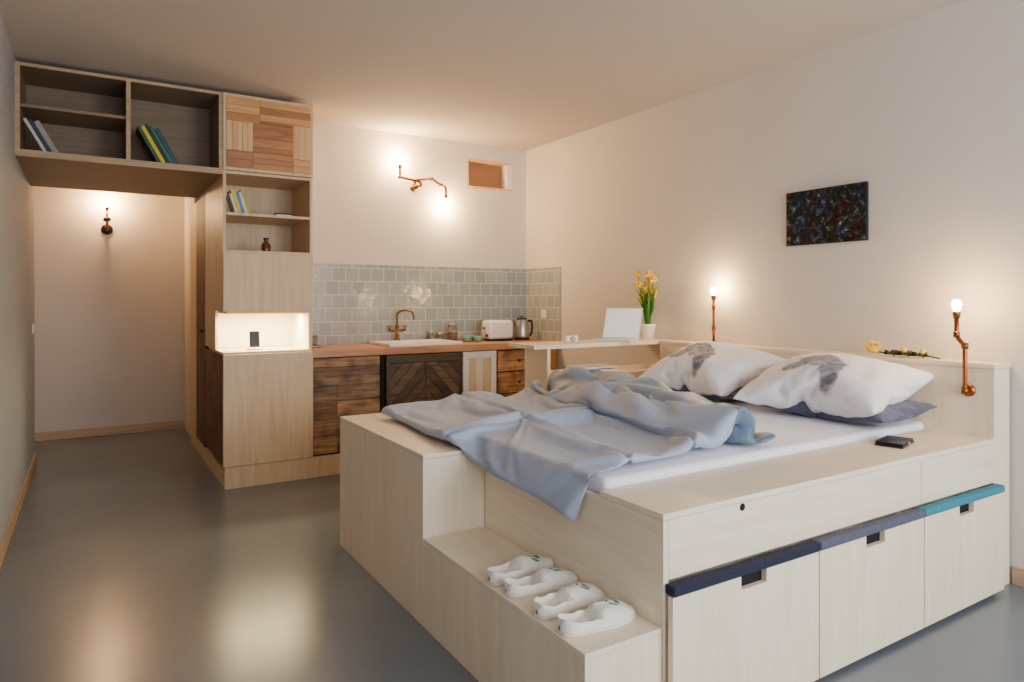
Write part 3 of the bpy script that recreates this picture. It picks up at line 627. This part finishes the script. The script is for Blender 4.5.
# ---------------- slippers ----------------
def slipmat():
    m,nt,b=nm('white_terry_slipper'); tc=nt.nodes.new('ShaderNodeTexCoord')
    mp=nt.nodes.new('ShaderNodeMapping'); mp.inputs['Location'].default_value=(-.055,0,0); nt.links.new(tc.outputs['Object'],mp.inputs['Vector'])
    mm=nt.nodes.new('ShaderNodeVectorMath'); mm.operation='MULTIPLY'; mm.inputs[1].default_value=(1,1,0); nt.links.new(mp.outputs[0],mm.inputs[0])
    ln=nt.nodes.new('ShaderNodeVectorMath'); ln.operation='LENGTH'; nt.links.new(mm.outputs[0],ln.inputs[0])
    gr=nt.nodes.new('ShaderNodeTexGradient'); gr.gradient_type='RADIAL'; nt.links.new(mp.outputs[0],gr.inputs['Vector'])
    m3=nt.nodes.new('ShaderNodeMath'); m3.operation='MULTIPLY'; m3.inputs[1].default_value=3; nt.links.new(gr.outputs['Fac'],m3.inputs[0])
    fr=nt.nodes.new('ShaderNodeMath'); fr.operation='FRACT'; nt.links.new(m3.outputs[0],fr.inputs[0])
    gt=nt.nodes.new('ShaderNodeMath'); gt.operation='GREATER_THAN'; gt.inputs[1].default_value=.22; nt.links.new(fr.outputs[0],gt.inputs[0])
    a1=nt.nodes.new('ShaderNodeMath'); a1.operation='GREATER_THAN'; a1.inputs[1].default_value=.009; nt.links.new(ln.outputs['Value'],a1.inputs[0])
    a2=nt.nodes.new('ShaderNodeMath'); a2.operation='LESS_THAN'; a2.inputs[1].default_value=.024; nt.links.new(ln.outputs['Value'],a2.inputs[0])
    mu=nt.nodes.new('ShaderNodeMath'); mu.operation='MULTIPLY'; nt.links.new(a1.outputs[0],mu.inputs[0]); nt.links.new(a2.outputs[0],mu.inputs[1])
    mu2=nt.nodes.new('ShaderNodeMath'); mu2.operation='MULTIPLY'; nt.links.new(mu.outputs[0],mu2.inputs[0]); nt.links.new(gt.outputs[0],mu2.inputs[1])
    mix=nt.nodes.new('ShaderNodeMixRGB'); mix.inputs[1].default_value=lin((240,232,218)); mix.inputs[2].default_value=lin((40,130,70)); nt.links.new(mu2.outputs[0],mix.inputs[0])
    nt.links.new(mix.outputs[0],b.inputs['Base Color']); b.inputs['Roughness'].default_value=.95; b.inputs['Sheen Weight'].default_value=.4; b.inputs['Specular IOR Level'].default_value=.1
    n=nt.nodes.new('ShaderNodeTexNoise'); n.inputs['Scale'].default_value=180; nt.links.new(tc.outputs['Object'],n.inputs['Vector'])
    bp=nt.nodes.new('ShaderNodeBump'); bp.inputs['Strength'].default_value=.7; bp.inputs['Distance'].default_value=.005; nt.links.new(n.outputs['Fac'],bp.inputs['Height']); nt.links.new(bp.outputs['Normal'],b.inputs['Normal'])
    return m
SL=slipmat(); SOLE=mat('slipper_sole',(226,214,196),.9,var=.03)
def slipper(x,y,z,rz,flip,seed):
    g=group('white_slipper',(x,y,z)); L=.270
    def hw(t):
        return .038*math.sqrt(max(0,1-((t-.16)/.16)**2)) if t<.16 else (.038+.012*ss(.16,.7,t) if t<.66 else .050*math.sqrt(max(0,1-((t-.66)/.34)**2)))
    NS=64;NA=44;V=[];F=[]
    for i in range(NS+1):
        t=.5-.5*math.cos(math.pi*i/NS); t=max(.0005,min(.9995,t)); w=hw(t); xx=(t-.5)*L; bend=.007*math.sin(math.pi*t)*flip
        opn=ss(.48,.36,t)
        H=(.046-.014*ss(.5,.95,t))*math.sqrt(max(0,1-max(0,(t-.58)/.42)**2.2))+.001
        rim=(.026+.012*ss(.25,0,t))*(ss(-.02,.03,t))
        for k in range(NA+1):
            a=math.pi*k/NA; cy=math.cos(a); sy=math.sin(a); sg=1 if cy>=0 else -1; u_=abs(cy)
            yo=w*cy; zo=.010+H*sy**.9
            if u_>.90: q=(1-u_)/.10; zh=.010+rim*q**.6; yh=w*(1.0-.10*q)*sg
            elif u_>.76: q=(.90-u_)/.14; zh=.010+rim*(1-q)**.6+.005*q; yh=w*(.90-.12*q)*sg
            else: zh=.016; yh=w*.78*(cy/.76)
            hl=ss(.06,.02,t); zh=zh*(1-hl)+(.010+rim*min(1,sy*3))*hl
            px_=bend+yo*(1-opn)+yh*opn; pz_=zo*(1-opn)+zh*opn
            wr=(.007*noise.noise(Vector((xx*28,px_*28,seed)))+.003*noise.noise(Vector((xx*70,px_*70,seed))))*min(1,sy*2)
            V.append((xx,px_,pz_+wr))
    for i in range(NS):
        for k in range(NA):
            q=i*(NA+1)+k; F.append((q,q+1,q+NA+2,q+NA+1))
    o=meshobj('upper',V,F,SL,None,True)
    sm=o.modifiers.new('sm','SMOOTH'); sm.factor=.5; sm.iterations=3
    n=60;pl=[]
    for i in range(n+1):
        t=i/n; pl.append(((t-.5)*(L+.006),(hw(max(.001,min(.999,t)))+.002)+.007*math.sin(math.pi*t)*flip))
    for i in range(n-1,0,-1):
        t=i/n; pl.append(((t-.5)*(L+.006),-(hw(t)+.002)+.007*math.sin(math.pi*t)*flip))
    s=prism('sole',pl,'Z',0,.011,SOLE,None,.003)
    for q in (o,s): q.parent=g
    g.rotation_euler=(0,0,rz)
zs=.3525
for k,(x,y,r_,f_) in enumerate(((1.258,1.965,.09,1),(1.261,1.845,-.03,-1),(1.258,1.685,.11,1),(1.260,1.555,-.01,-1))):
    slipper(x,y,zs,r_,f_,k*3.7)

# ---------------- lights / world ----------------
def area(name,loc,rot,sx_,sy_,e,col):
    l=D.lights.new(name,'AREA'); l.shape='RECTANGLE'; l.size=sx_; l.size_y=sy_; l.energy=e; l.color=col
    o=D.objects.new(name,l); o.location=loc; o.rotation_euler=rot; COL.objects.link(o)
area('daylight_window',(.7,-1.8,1.5),(R(90),0,0),1.6,1.9,60,(.88,.94,1))
area('daylight_window.001',(2.6,-1.8,1.5),(R(90),0,0),1.6,1.9,130,(.88,.94,1))
W_=D.worlds.new('sky'); bpy.context.scene.world=W_; W_.use_nodes=True
bgn=W_.node_tree.nodes['Background']; bgn.inputs[0].default_value=(.7,.82,1,1); bgn.inputs[1].default_value=.6
cd=D.cameras.new('camera'); cd.sensor_width=36; cd.lens=676/1024*36; cd.shift_y=-41/1024; cd.clip_start=.05
cam=D.objects.new('camera',cd); cam.location=(0,0,1.3); cam.rotation_euler=(R(90),0,-R(31.85)); COL.objects.link(cam)
bpy.context.scene.camera=cam
